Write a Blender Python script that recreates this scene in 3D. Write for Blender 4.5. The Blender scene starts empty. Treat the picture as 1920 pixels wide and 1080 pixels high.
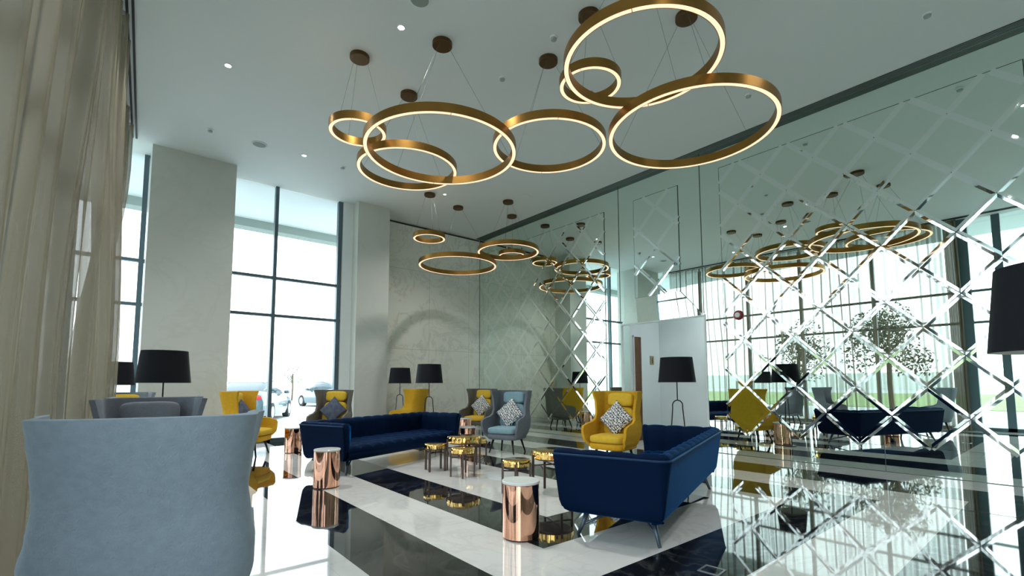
import bpy, bmesh, math, random
from mathutils import Vector, Matrix
PI = math.pi
random.seed(7)
sc = bpy.context.scene
col = sc.collection

# ------------------------------------------------------------ camera
cam_d = bpy.data.cameras.new('camera')
cam_d.sensor_width = 36.0
cam_d.lens = 894.27 / 1920 * 36
cam_d.shift_y = (647.0 - 540) / 1920
cam_d.clip_start = 0.05; cam_d.clip_end = 500
cam = bpy.data.objects.new('camera', cam_d); col.objects.link(cam)
right = Vector((0.76875826, -0.63953669, -0.00188706))
fwd = Vector((0.6375379, 0.76611567, 0.08131547))
up = right.cross(fwd).normalized()
m = Matrix.Identity(4)
for i in range(3):
    m[i][0] = right[i]; m[i][1] = up[i]; m[i][2] = -fwd[i]
m[2][3] = 1.25
cam.matrix_world = m
sc.camera = cam

# ------------------------------------------------------------ world, exposure
w = bpy.data.worlds.new('World'); sc.world = w; w.use_nodes = True
nt = w.node_tree; nt.nodes.clear()
tc = nt.nodes.new('ShaderNodeTexCoord'); sep = nt.nodes.new('ShaderNodeSeparateXYZ')
ramp = nt.nodes.new('ShaderNodeValToRGB'); bg = nt.nodes.new('ShaderNodeBackground'); out = nt.nodes.new('ShaderNodeOutputWorld')
nt.links.new(tc.outputs['Generated'], sep.inputs[0]); nt.links.new(sep.outputs['Z'], ramp.inputs[0])
ramp.color_ramp.elements[0].position = 0.0; ramp.color_ramp.elements[0].color = (0.92, 0.97, 0.98, 1)
ramp.color_ramp.elements[1].position = 0.6; ramp.color_ramp.elements[1].color = (0.84, 0.95, 1.0, 1)
nt.links.new(ramp.outputs[0], bg.inputs[0]); bg.inputs[1].default_value = 2.6
nt.links.new(bg.outputs[0], out.inputs[0])
vs = sc.view_settings
vs.view_transform = 'Standard'; vs.look = 'None'; vs.gamma = 1; vs.use_curve_mapping = False
vs.exposure = 1.02
cy = sc.cycles
cy.max_bounces = 12; cy.diffuse_bounces = 5; cy.glossy_bounces = 7; cy.transmission_bounces = 6; cy.transparent_max_bounces = 24
cy.sample_clamp_indirect = 6; cy.blur_glossy = 0.3; cy.caustics_reflective = True; cy.caustics_refractive = False
cy.use_denoising = True

# ------------------------------------------------------------ materials
def newmat(name):
    mt = bpy.data.materials.new(name); mt.use_nodes = True
    n = mt.node_tree; b = n.nodes['Principled BSDF']
    return mt, n, b
def pbr(name, color, rough=0.5, metal=0.0, spec=0.5, sheen=0.0, sheen_col=None, coat=0, bump=None, emis=None, estr=0, var=None, sheen_r=0.4):
    mt, n, b = newmat(name)
    b.inputs['Base Color'].default_value = (*color, 1)
    b.inputs['Roughness'].default_value = rough; b.inputs['Metallic'].default_value = metal
    b.inputs['Specular IOR Level'].default_value = spec
    if sheen:
        b.inputs['Sheen Weight'].default_value = sheen; b.inputs['Sheen Roughness'].default_value = sheen_r
        if sheen_col: b.inputs['Sheen Tint'].default_value = (*sheen_col, 1)
    if coat: b.inputs['Coat Weight'].default_value = coat
    if emis:
        b.inputs['Emission Color'].default_value = (*emis, 1); b.inputs['Emission Strength'].default_value = estr
    if bump or var:
        t = n.nodes.new('ShaderNodeTexCoord')
        nz = n.nodes.new('ShaderNodeTexNoise'); nz.inputs['Detail'].default_value = 4
        sca = bump[0] if bump else var[0]
        nz.inputs['Scale'].default_value = sca
        n.links.new(t.outputs['Object'], nz.inputs['Vector'])
        if bump:
            bp = n.nodes.new('ShaderNodeBump'); bp.inputs['Strength'].default_value = bump[1]; bp.inputs['Distance'].default_value = 0.01
            n.links.new(nz.outputs[0], bp.inputs['Height']); n.links.new(bp.outputs[0], b.inputs['Normal'])
        if var:
            nz2 = n.nodes.new('ShaderNodeTexNoise'); nz2.inputs['Scale'].default_value = var[0]; nz2.inputs['Detail'].default_value = 5
            n.links.new(t.outputs['Object'], nz2.inputs['Vector'])
            r = n.nodes.new('ShaderNodeValToRGB'); k = var[1]
            r.color_ramp.elements[0].position = .35; r.color_ramp.elements[1].position = .65
            r.color_ramp.elements[0].color = (*[c * (1 - k) for c in color], 1); r.color_ramp.elements[1].color = (*[min(1, c * (1 + k)) for c in color], 1)
            n.links.new(nz2.outputs[0], r.inputs[0]); n.links.new(r.outputs[0], b.inputs['Base Color'])
    return mt
def marble(name, base, vein, rough, scale=0.5, amt=0.5, spec=0.5, coat=0, tile=None, grout=(0.3, 0.3, 0.3)):
    mt, n, b = newmat(name)
    t = n.nodes.new('ShaderNodeTexCoord'); L = n.links
    mp = n.nodes.new('ShaderNodeMapping'); mp.inputs['Rotation'].default_value = (0.5, 0.6, 0.5); L.new(t.outputs['Object'], mp.inputs[0])
    nz = n.nodes.new('ShaderNodeTexNoise'); nz.inputs['Scale'].default_value = scale * 2; nz.inputs['Detail'].default_value = 9; nz.inputs['Roughness'].default_value = 0.62; nz.inputs['Distortion'].default_value = 1.4
    L.new(mp.outputs[0], nz.inputs['Vector'])
    # thin veins where the noise passes its middle value
    s = n.nodes.new('ShaderNodeMath'); s.operation = 'SUBTRACT'; s.inputs[1].default_value = 0.5; L.new(nz.outputs[0], s.inputs[0])
    a = n.nodes.new('ShaderNodeMath'); a.operation = 'ABSOLUTE'; L.new(s.outputs[0], a.inputs[0])
    r = n.nodes.new('ShaderNodeValToRGB'); r.color_ramp.elements[0].position = 0.0; r.color_ramp.elements[0].color = (1, 1, 1, 1)
    r.color_ramp.elements[1].position = 0.035; r.color_ramp.elements[1].color = (0, 0, 0, 1); L.new(a.outputs[0], r.inputs[0])
    n2 = n.nodes.new('ShaderNodeTexNoise'); n2.inputs['Scale'].default_value = scale; n2.inputs['Detail'].default_value = 4; L.new(mp.outputs[0], n2.inputs['Vector'])
    mu = n.nodes.new('ShaderNodeMath'); mu.operation = 'MULTIPLY'; L.new(r.outputs[0], mu.inputs[0]); L.new(n2.outputs[0], mu.inputs[1])
    mu2 = n.nodes.new('ShaderNodeMath'); mu2.operation = 'MULTIPLY'; mu2.inputs[1].default_value = amt; L.new(mu.outputs[0], mu2.inputs[0])
    cl = n.nodes.new('ShaderNodeValToRGB'); cl.color_ramp.elements[0].position = .3; cl.color_ramp.elements[1].position = .7
    cl.color_ramp.elements[0].color = (*[c * 0.86 for c in base], 1); cl.color_ramp.elements[1].color = (*base, 1); L.new(n2.outputs[0], cl.inputs[0])
    mx = n.nodes.new('ShaderNodeMix'); mx.data_type = 'RGBA'; L.new(mu2.outputs[0], mx.inputs[0]); L.new(cl.outputs[0], mx.inputs[6]); mx.inputs[7].default_value = (*vein, 1)
    res = mx.outputs[2]
    if tile:
        br = n.nodes.new('ShaderNodeTexBrick'); br.offset = 0; br.inputs['Scale'].default_value = 1
        br.inputs['Brick Width'].default_value = tile[0]; br.inputs['Row Height'].default_value = tile[1]; br.inputs['Mortar Size'].default_value = tile[2]
        br.inputs['Mortar Smooth'].default_value = 0
        src = t.outputs['Object']
        if len(tile) > 3:
            mp2 = n.nodes.new('ShaderNodeMapping'); mp2.inputs['Rotation'].default_value = tile[3]; L.new(src, mp2.inputs[0]); src = mp2.outputs[0]
        L.new(src, br.inputs['Vector'])
        mx2 = n.nodes.new('ShaderNodeMix'); mx2.data_type = 'RGBA'; L.new(br.outputs['Fac'], mx2.inputs[0]); L.new(res, mx2.inputs[6]); mx2.inputs[7].default_value = (*grout, 1)
        res = mx2.outputs[2]
    L.new(res, b.inputs['Base Color'])
    b.inputs['Roughness'].default_value = rough; b.inputs['Specular IOR Level'].default_value = spec
    b.inputs['Coat Weight'].default_value = coat; b.inputs['Coat Roughness'].default_value = 0.02
    return mt
M = {}
M['ceiling'] = pbr('ceiling_paint', (0.70, 0.745, 0.75), 0.8)
M['white_marble'] = marble('white_marble', (0.84, 0.85, 0.84), (0.45, 0.44, 0.42), 0.03, 0.55, 0.45, 0.7, 0.3, (1.2, 0.617, 0.0015), (0.6, 0.6, 0.58))
M['black_marble'] = marble('black_marble', (0.008, 0.009, 0.011), (0.45, 0.45, 0.43), 0.03, 0.8, 0.16, 0.75, 0.4)
M['wall_marble'] = marble('wall_marble', (0.80, 0.80, 0.73), (0.36, 0.32, 0.24), 0.22, 0.6, 0.6, 0.5, 0, (1.35, 2.2, 0.004, (PI / 2, 0, 0)), (0.42, 0.41, 0.37))
M['column_marble'] = marble('column_marble', (0.62, 0.64, 0.60), (0.4, 0.38, 0.3), 0.3, 0.35, 0.25, 0.4)
M['mirror'] = pbr('mirror', (0.76, 0.885, 0.825), 0.004, 1.0)
M['bevel'] = pbr('bevelled_mirror', (0.86, 0.95, 0.93), 0.03, 1.0)
M['dark_line'] = pbr('dark_edge', (0.03, 0.05, 0.045), 0.3)
M['dark_metal'] = pbr('window_frame_metal', (0.10, 0.15, 0.18), 0.4, 0.4)
M['slot'] = pbr('slot_black', (0.01, 0.012, 0.014), 0.6)
M['grille'] = pbr('grille_grey', (0.12, 0.15, 0.15), 0.5, 0.3)
M['white_paint'] = pbr('white_paint', (0.78, 0.82, 0.82), 0.6)
M['corridor'] = pbr('corridor_paint', (0.62, 0.66, 0.66), 0.5, var=(0.8, 0.06))
M['brass'] = pbr('brushed_brass', (0.34, 0.18, 0.045), 0.33, 1.0, var=(3, 0.12))
M['bronze'] = pbr('dark_bronze', (0.13, 0.075, 0.035), 0.4, 0.9)
M['gold'] = pbr('polished_gold', (0.95, 0.62, 0.20), 0.07, 1.0)
M['copper'] = pbr('polished_copper', (0.86, 0.47, 0.33), 0.035, 1.0)
M['copper_dark'] = pbr('copper_plinth', (0.06, 0.035, 0.03), 0.3, 0.6)
M['table_top'] = marble('tabletop_white', (0.80, 0.84, 0.83), (0.5, 0.5, 0.5), 0.12, 2, 0.2)
M['stool_leg'] = pbr('bronze_stool_legs', (0.10, 0.065, 0.055), 0.45, 0.5)
M['black'] = pbr('black_metal', (0.012, 0.013, 0.016), 0.4, 0.3)
M['shade'] = pbr('black_lampshade', (0.006, 0.007, 0.011), 0.75, 0, 0.2, bump=(180, 0.2))
M['shade_in'] = pbr('lampshade_lining', (0.5, 0.5, 0.46), 0.8)
M['leg_blue'] = pbr('slate_metal_leg', (0.10, 0.13, 0.17), 0.35, 0.6)
M['velvet'] = pbr('blue_velvet', (0.001, 0.009, 0.034), 0.7, 0, 0.06, 0.85, (0.0, 0.11, 0.38), bump=(60, 0.15), sheen_r=0.28)
M['velvet_pipe'] = pbr('blue_velvet_piping', (0.004, 0.03, 0.09), 0.6, 0, 0.3, 0.8, (0.02, 0.18, 0.42), sheen_r=0.3)
M['grey_fab'] = pbr('blue_grey_wool', (0.235, 0.285, 0.34), 0.9, 0, 0.2, 0.25, (0.7, 0.85, 0.95), bump=(140, 0.35), var=(30, 0.05))
M['grey_dark'] = pbr('warm_grey_wool', (0.13, 0.125, 0.11), 0.9, 0, 0.2, 0.2, (0.8, 0.8, 0.8), bump=(140, 0.35), var=(30, 0.05))
M['grey_mid'] = pbr('mid_grey_wool', (0.15, 0.17, 0.20), 0.9, 0, 0.2, 0.25, (0.7, 0.8, 0.9), bump=(140, 0.35), var=(30, 0.05))
M['light_blue_fab'] = pbr('light_blue_wool', (0.22, 0.36, 0.42), 0.9, 0, 0.2, 0.25, (0.7, 0.85, 0.95), bump=(140, 0.35), var=(30, 0.05))
M['yellow'] = pbr('mustard_wool', (0.60, 0.335, 0.022), 0.9, 0, 0.2, 0.1, (1, 0.8, 0.3), bump=(140, 0.35), var=(30, 0.05))
M['yellow2'] = pbr('mustard_wool_cushions', (0.66, 0.43, 0.04), 0.9, 0, 0.2, 0.1, (1, 0.8, 0.3), bump=(140, 0.35), var=(30, 0.05))
M['brown_door'] = pbr('brown_wood', (0.10, 0.035, 0.008), 0.4, var=(4, 0.2))
M['sign_gold'] = pbr('sign_gold', (0.30, 0.24, 0.12), 0.4, 0.3)
M['sign_dark'] = pbr('sign_dark', (0.05, 0.035, 0.02), 0.5)
M['alarm_red'] = pbr('alarm_red', (0.25, 0.015, 0.02), 0.4)
M['speaker'] = pbr('ceiling_grille', (0.26, 0.31, 0.29), 0.7)
M['sprink'] = pbr('detector_grey', (0.35, 0.38, 0.38), 0.5)
M['ground'] = pbr('outside_paving', (0.42, 0.44, 0.43), 0.8, var=(0.3, 0.08))
M['grass'] = pbr('outside_grass', (0.20, 0.28, 0.10), 0.9, var=(1, 0.2))
M['canopy'] = pbr('outside_soffit', (0.72, 0.78, 0.80), 0.7)
M['beam'] = pbr('outside_beam', (0.30, 0.36, 0.34), 0.7)
M['foliage'] = pbr('tree_leaves', (0.055, 0.085, 0.03), 0.8, var=(6, 0.4))
M['bark'] = pbr('tree_bark', (0.12, 0.09, 0.06), 0.9)
M['car'] = pbr('car_paint', (0.075, 0.135, 0.165), 0.2, 0.3, coat=1)
M['car_glass'] = pbr('car_glass', (0.05, 0.08, 0.1), 0.05)
M['tyre'] = pbr('tyre', (0.02, 0.02, 0.02), 0.8)
M['rim'] = pbr('wheel_rim', (0.5, 0.52, 0.55), 0.3, 0.8)
M['tail'] = pbr('tail_light_red', (0.6, 0.03, 0.03), 0.3)
M['pole'] = pbr('pole_grey', (0.5, 0.5, 0.5), 0.5)
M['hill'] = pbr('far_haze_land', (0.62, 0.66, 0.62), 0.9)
def emit(name, c, s):
    mt, n, b = newmat(name); b.inputs['Base Color'].default_value = (*c, 1)
    b.inputs['Emission Color'].default_value = (*c, 1); b.inputs['Emission Strength'].default_value = s; return mt
M['diffuser'] = emit('warm_diffuser', (1.0, 0.67, 0.43), 0.60)
M['downlight'] = emit('downlight_glow', (1.0, 0.97, 0.9), 60)
M['downlight_dim'] = emit('downlight_small', (1.0, 0.97, 0.9), 6)
M['corr_fill'] = emit('corridor_fill_glow', (0.9, 0.96, 1.0), 14)
def glass():
    mt, n, b = newmat('window_glass'); n.nodes.remove(b)
    o = n.nodes['Material Output']; g = n.nodes.new('ShaderNodeBsdfGlossy'); g.inputs['Roughness'].default_value = 0.0
    tr = n.nodes.new('ShaderNodeBsdfTransparent'); tr.inputs[0].default_value = (0.95, 0.98, 0.99, 1)
    lw = n.nodes.new('ShaderNodeLayerWeight'); lw.inputs[0].default_value = 0.5
    pw = n.nodes.new('ShaderNodeMath'); pw.operation = 'POWER'; pw.inputs[1].default_value = 5; n.links.new(lw.outputs['Facing'], pw.inputs[0])
    fr = n.nodes.new('ShaderNodeMath'); fr.operation = 'MULTIPLY_ADD'; fr.inputs[1].default_value = 0.9; fr.inputs[2].default_value = 0.04; n.links.new(pw.outputs[0], fr.inputs[0])
    mx = n.nodes.new('ShaderNodeMixShader')
    n.links.new(fr.outputs[0], mx.inputs[0]); n.links.new(tr.outputs[0], mx.inputs[1]); n.links.new(g.outputs[0], mx.inputs[2]); n.links.new(mx.outputs[0], o.inputs[0])
    return mt
M['glass'] = glass()
def curtain_mat(name, colr, t_face, t_edge):
    mt, n, b = newmat(name); n.nodes.remove(b); o = n.nodes['Material Output']; L = n.links
    df = n.nodes.new('ShaderNodeBsdfDiffuse'); tl = n.nodes.new('ShaderNodeBsdfTranslucent'); tr = n.nodes.new('ShaderNodeBsdfTransparent')
    t = n.nodes.new('ShaderNodeTexCoord'); mp = n.nodes.new('ShaderNodeMapping'); mp.inputs['Scale'].default_value = (1, 9, 0.12)
    L.new(t.outputs['Object'], mp.inputs[0]); nz = n.nodes.new('ShaderNodeTexNoise'); nz.inputs['Scale'].default_value = 2.2; nz.inputs['Detail'].default_value = 5; L.new(mp.outputs[0], nz.inputs['Vector'])
    r = n.nodes.new('ShaderNodeValToRGB'); r.color_ramp.elements[0].position = .3; r.color_ramp.elements[1].position = .7
    r.color_ramp.elements[0].color = (*[c * 0.96 for c in colr], 1); r.color_ramp.elements[1].color = (*[c * 1.04 for c in colr], 1)
    L.new(nz.outputs[0], r.inputs[0]); L.new(r.outputs[0], df.inputs[0]); L.new(r.outputs[0], tl.inputs[0])
    m1 = n.nodes.new('ShaderNodeMixShader'); m1.inputs[0].default_value = 0.45; L.new(df.outputs[0], m1.inputs[1]); L.new(tl.outputs[0], m1.inputs[2])
    gl = n.nodes.new('ShaderNodeBsdfGlossy'); gl.inputs['Roughness'].default_value = 0.38; gl.inputs['Color'].default_value = (0.8, 0.78, 0.68, 1)
    m0 = m1; m1 = n.nodes.new('ShaderNodeMixShader'); m1.inputs[0].default_value = 0.10; L.new(m0.outputs[0], m1.inputs[1]); L.new(gl.outputs[0], m1.inputs[2])
    lw = n.nodes.new('ShaderNodeLayerWeight'); lw.inputs[0].default_value = 0.5
    mr = n.nodes.new('ShaderNodeMapRange'); mr.inputs['From Min'].default_value = 0.0; mr.inputs['From Max'].default_value = 0.8
    mr.inputs['To Min'].default_value = t_face; mr.inputs['To Max'].default_value = t_edge; L.new(lw.outputs['Facing'], mr.inputs[0])
    m2 = n.nodes.new('ShaderNodeMixShader'); L.new(mr.outputs[0], m2.inputs[0]); L.new(m1.outputs[0], m2.inputs[1]); L.new(tr.outputs[0], m2.inputs[2])
    L.new(m2.outputs[0], o.inputs[0]); return mt
M['sheer'] = curtain_mat('sheer_fabric', (0.15, 0.12, 0.08), 0.52, 0.02)
M['drape'] = curtain_mat('gathered_drape', (0.16, 0.13, 0.09), 0.05, 0.0)
def pattern(name, c1, c2, scale, thr):
    mt, n, b = newmat(name); L = n.links
    t = n.nodes.new('ShaderNodeTexCoord'); mp = n.nodes.new('ShaderNodeMapping'); mp.inputs['Scale'].default_value = (0.2, 1, 2.1); L.new(t.outputs['Object'], mp.inputs[0])
    v = n.nodes.new('ShaderNodeTexVoronoi'); v.inputs['Scale'].default_value = scale; v.inputs['Randomness'].default_value = 0.55; L.new(mp.outputs[0], v.inputs['Vector'])
    r = n.nodes.new('ShaderNodeValToRGB'); r.color_ramp.interpolation = 'CONSTANT'; r.color_ramp.elements[0].color = (*c1, 1); r.color_ramp.elements[1].position = thr; r.color_ramp.elements[1].color = (*c2, 1)
    L.new(v.outputs['Distance'], r.inputs[0]); L.new(r.outputs[0], b.inputs['Base Color']); b.inputs['Roughness'].default_value = 0.9
    return mt
M['pillow_pat'] = pattern('black_white_dashes', (0.03, 0.035, 0.05), (0.72, 0.74, 0.74), 26, 0.42)
M['pillow_blue'] = pbr('slate_blue_cloth', (0.07, 0.09, 0.14), 0.9, bump=(40, 0.4), var=(14, 0.25))

# ------------------------------------------------------------ helpers
def link_bm(name, bm, mat, parent=None, smooth=True, mats=None):
    me = bpy.data.meshes.new(name); bmesh.ops.recalc_face_normals(bm, faces=bm.faces); bm.to_mesh(me); bm.free()
    for mm in (mats or [mat]): me.materials.append(mm)
    if smooth:
        for p in me.polygons: p.use_smooth = True
    o = bpy.data.objects.new(name, me); col.objects.link(o)
    if parent: o.parent = parent
    return o
def sharp(o, ang=35):
    me = o.data
    try: me.set_sharp_from_angle(angle=math.radians(ang))
    except Exception: pass
    return o
def tag(o, label=None, cat=None, group=None, kind=None):
    if label: o['label'] = label
    if cat: o['category'] = cat
    if group: o['group'] = group
    if kind: o['kind'] = kind
    return o
def thing(name, loc, rz, label, cat, group=None):
    o = bpy.data.objects.new(name, None); col.objects.link(o); o.location = loc; o.rotation_euler = (0, 0, rz); o.empty_display_size = 0.1
    return tag(o, label, cat, group)
def bx(bm, x0, x1, y0, y1, z0, z1, mi=0):
    vs_ = [bm.verts.new((x, y, z)) for x in (x0, x1) for y in (y0, y1) for z in (z0, z1)]
    for f in ((0, 1, 3, 2), (4, 6, 7, 5), (0, 4, 5, 1), (2, 3, 7, 6), (0, 2, 6, 4), (1, 5, 7, 3)):
        fc = bm.faces.new([vs_[i] for i in f]); fc.material_index = mi
def box(name, x0, x1, y0, y1, z0, z1, mat, parent=None, bev=0):
    bm = bmesh.new(); bx(bm, x0, x1, y0, y1, z0, z1)
    if bev: bmesh.ops.bevel(bm, geom=bm.edges[:], offset=bev, segments=3, affect='EDGES')
    return sharp(link_bm(name, bm, mat, parent, smooth=bool(bev)))
def loft(bm, rings, closed=True, cap=True, mi=0):
    R = [[bm.verts.new(p) for p in r] for r in rings]
    n = len(R[0])
    for a, b in zip(R, R[1:]):
        for i in range(n if closed else n - 1):
            j = (i + 1) % n
            f = bm.faces.new((a[i], a[j], b[j], b[i])); f.material_index = mi
    if cap and closed:
        f = bm.faces.new(R[0][::-1]); f.material_index = mi
        f = bm.faces.new(R[-1]); f.material_index = mi
    return R
def lathe(bm, prof, n=48, cx=0, cy=0, cap=True, mi=0):
    loft(bm, [[(cx + r * math.cos(2 * PI * i / n), cy + r * math.sin(2 * PI * i / n), z) for i in range(n)] for r, z in prof], cap=cap, mi=mi)
def rod(bm, a, b, r0, r1=None, n=12, mi=0):
    a = Vector(a); b = Vector(b); r1 = r0 if r1 is None else r1
    d = (b - a).normalized(); q = d.to_track_quat('Z', 'Y')
    loft(bm, [[tuple(p + q @ Vector((r * math.cos(2 * PI * i / n), r * math.sin(2 * PI * i / n), 0))) for i in range(n)] for p, r in ((a, r0), (b, r1))], mi=mi)
def tube(bm, pts, r, n=10, mi=0):
    rings = []
    P = [Vector(p) for p in pts]
    for i, p in enumerate(P):
        d = (P[min(i + 1, len(P) - 1)] - P[max(i - 1, 0)]).normalized()
        ref = Vector((0, 1, 0)) if abs(d.y) < 0.9 else Vector((1, 0, 0))
        u = d.cross(ref).normalized(); v = d.cross(u)
        rings.append([tuple(p + u * r * math.cos(2 * PI * k / n) + v * r * math.sin(2 * PI * k / n)) for k in range(n)])
    loft(bm, rings, mi=mi)
def superell(bm, c, h, e1=0.35, e2=0.35, nu=28, nv=18, rot=None, fn=None):
    def sp(x, e): return math.copysign(abs(x) ** e, x)
    c = Vector(c); rings = []
    for i in range(nv + 1):
        a = -PI / 2 + PI * i / nv
        ring = []
        for j in range(nu):
            b = 2 * PI * j / nu
            v = Vector((h[0] * sp(math.cos(a), e1) * sp(math.cos(b), e2), h[1] * sp(math.cos(a), e1) * sp(math.sin(b), e2), h[2] * sp(math.sin(a), e1)))
            if fn: v = fn(v)
            if rot: v = rot @ v
            ring.append(tuple(c + v))
        rings.append(ring)
    loft(bm, rings[1:-1])
def interp(tab, x):
    if x <= tab[0][0]: return tab[0][1]
    for (a, va), (b, vb) in zip(tab, tab[1:]):
        if x <= b:
            t = (x - a) / (b - a); t = t * t * (3 - 2 * t); return va + (vb - va) * t
    return tab[-1][1]
def dup(root, loc, rotz=None, label=None, group=None, cat=None):
    r = root.copy(); col.objects.link(r); r.location = loc
    if rotz is not None: r.rotation_euler = (0, 0, rotz)
    if label: r['label'] = label
    if group: r['group'] = group
    if cat: r['category'] = cat
    for ch in list(root.children):
        c = ch.copy(); col.objects.link(c); c.parent = r
        for g in ch.children:
            d = g.copy(); col.objects.link(d); d.parent = c
    return r

XM, H = 8.475, 5.69
GX = -0.75          # plane of the left glass wall
YW = 11.43          # plane of the far glazing
YB = -4.0           # wall behind the camera

# ------------------------------------------------------------ setting: floor
xs = [GX - 0.1, 0.115, 0.73, 1.35, 1.97, 2.58, 3.2, 4.5, 5.1, 5.67, 6.36, 7.02, 7.8, XM, 10.2]
lx = [0, 1, 2, 3, 4, 5, 6, 5, 4, 3, 2, 1, 0, 0]
ys = [YB - 0.1, 0.27, 0.88, 1.5, 2.11, 2.73, 3.34, 11.9]
ly = [0, 1, 2, 3, 4, 5, 6]
bm = bmesh.new()
gv = [[bm.verts.new((x, y, 0)) for y in ys] for x in xs]
for i in range(len(xs) - 1):
    for j in range(len(ys) - 1):
        f = bm.faces.new((gv[i][j], gv[i + 1][j], gv[i + 1][j + 1], gv[i][j + 1]))
        lv = min(lx[i], ly[j]); f.material_index = lv % 2
r = bmesh.ops.extrude_face_region(bm, geom=bm.faces[:])
bmesh.ops.translate(bm, verts=[v for v in r['geom'] if isinstance(v, bmesh.types.BMVert)], vec=(0, 0, -0.15))
tag(link_bm('floor', bm, None, smooth=False, mats=[M['white_marble'], M['black_marble']]), kind='structure')

# ceiling
bm = bmesh.new(); bx(bm, GX - 0.1, XM + 0.3, YB, YW + 0.1, H, H + 0.2); bx(bm, 4.4, XM + 0.3, YW + 0.1, 11.95, H, H + 0.2)
tag(link_bm('ceiling', bm, M['ceiling'], smooth=False), kind='structure')
# far marble wall and columns
tag(box('wall_far', 5.17, XM + 0.3, 11.76, 12.0, 0, H, M['wall_marble']), kind='structure')
tag(box('wall_column', 0.33, 1.70, 10.76, 11.75, 0, H, M['column_marble']), kind='structure')
tag(box('wall_column.001', 4.35, 5.17, 11.04, 12.0, 0, H, M['column_marble']), kind='structure')
tag(box('wall_behind', GX - 0.1, XM + 0.3, YB - 0.2, YB, 0, H, M['wall_marble']), kind='structure')
# shadow gap at the top of the far wall
tag(box('trim_1', 5.17, XM - 0.02, 11.735, 11.765, H - 0.055, H - 0.02, M['slot']), kind='structure')
tag(box('baseboard_far', 5.17, XM - 0.02, 11.74, 11.765, 0.0, 0.10, M['column_marble']), kind='structure')

# right mirror wall with a doorway y 4.52..6.44, z 0..2.53
bm = bmesh.new()
bx(bm, XM, XM + 0.3, YB, 4.52, 0, H); bx(bm, XM, XM + 0.3, 6.44, 12.0, 0, H); bx(bm, XM, XM + 0.3, 4.52, 6.44, 2.53, H)
wr = tag(link_bm('wall_right', bm, M['mirror'], smooth=False), kind='structure')
for i, y in enumerate((4.53, 6.46, 11.72, 1.9)):
    z0, z1 = (0.0, H) if i < 3 else (0.0, 0.36)
    tag(box('trim_%d' % (2 + i), XM - 0.004, XM + 0.001, y - 0.007 * (1 if i < 3 else 0.4), y + 0.007 * (1 if i < 3 else 0.4), z0 if i not in (0, 1) else 2.56, z1, M['dark_line']), kind='structure')
tag(box('trim_7', XM - 0.004, XM + 0.001, YB, 4.5, 0.0, 0.008, M['dark_line']), kind='structure')
tag(box('trim_8', XM - 0.004, XM + 0.001, 6.46, 11.7, 0.0, 0.008, M['dark_line']), kind='structure')

def mirror_panel(y0, y1, z0, z1, lines, label, hood=False):
    t = thing('wall_mirror', (XM, (y0 + y1) / 2, z0), 0, label, 'mirror', 'bevelled diamond mirror panels')
    oy, oz = (y0 + y1) / 2, z0
    bm = bmesh.new(); th = 0.012
    bx(bm, -th, 0.0, y0 - oy, y1 - oy, 0, z1 - z0, 1)
    bm.faces.ensure_lookup_table()
    for f in bm.faces:
        c = f.calc_center_median()
        if c.x < -th + 1e-4: f.material_index = 0
    link_bm('mirror_plate', bm, None, t, False, [M['mirror'], M['dark_line']])
    # dark reveal line round the plate
    bm = bmesh.new(); g = 0.011
    for (a, b, c, d) in ((y0 - g, y0, z0 - g, z1 + g), (y1, y1 + g, z0 - g, z1 + g), (y0, y1, z1, z1 + g), (y0, y1, z0 - g * .4, z0)):
        bx(bm, -0.006, 0, a - oy, b - oy, c - oz, d - oz)
    link_bm('reveal_edge', bm, M['dark_line'], t, False)
    W = 0.040
    for (p, q) in lines:
        p = Vector((0, p[0] - oy, p[1] - oz)); q = Vector((0, q[0] - oy, q[1] - oz)); d = (q - p)
        if d.length < 0.08: continue
        d.normalize(); nrm = Vector((0, -d.z, d.y)); hh = 0.0020
        bm = bmesh.new(); rr = []
        for P_ in (p, q):
            rr.append([P_ - nrm * W + Vector((-th, 0, 0)), P_ - nrm * W * .12 + Vector((-th - hh, 0, 0)), P_ + nrm * W * .12 + Vector((-th - hh, 0, 0)), P_ + nrm * W + Vector((-th, 0, 0))])
        loft(bm, [[tuple(v) for v in r_] for r_ in rr])
        link_bm('bevelled_strip', bm, M['bevel'], t, False)
    return t
def diag_lines(y0, y1, z0, z1, ya, dy, za, dz, par):
    """lattice: node (i,j) at ya+i*dy, za+j*dz with (i+j)%2==par; both diagonals clipped to the panel"""
    out_ = []
    def clip(c, s):   # j = s*i + c, in index space
        pts = []
        i0, i1 = (y0 - ya) / dy, (y1 - ya) / dy; j0, j1 = (z0 - za) / dz, (z1 - za) / dz
        ia, ib = (j0 - c) / s, (j1 - c) / s
        lo, hi = max(i0, min(ia, ib)), min(i1, max(ia, ib))
        if hi - lo > 0.12: out_.append(((ya + lo * dy, za + (s * lo + c) * dz), (ya + hi * dy, za + (s * hi + c) * dz)))
    for c in range(-40, 60):
        if c % 2 == par: clip(c, 1); clip(c, -1)
    return out_
mirror_panel(0.26, 4.14, 0.375, 5.25, diag_lines(0.26, 4.14, 0.375, 5.25, 0.577, 0.4044, 0.787, 0.409, 1), 'large mirror panel with diamond lattice on the right wall, behind the blue sofa')
mirror_panel(6.87, 11.50, 0.375, 5.18, diag_lines(6.87, 11.50, 0.375, 5.18, 7.14, 0.39, 0.787, 0.409, 1), 'mirror panel with diamond lattice beside the marble wall corner')
mirror_panel(5.0, 6.05, 3.07, 5.2, diag_lines(5.0, 6.05, 3.07, 5.2, 5.51, 0.42, 4.09, 0.41, 0), 'narrow mirror panel with diamond lattice above the doorway')
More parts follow.
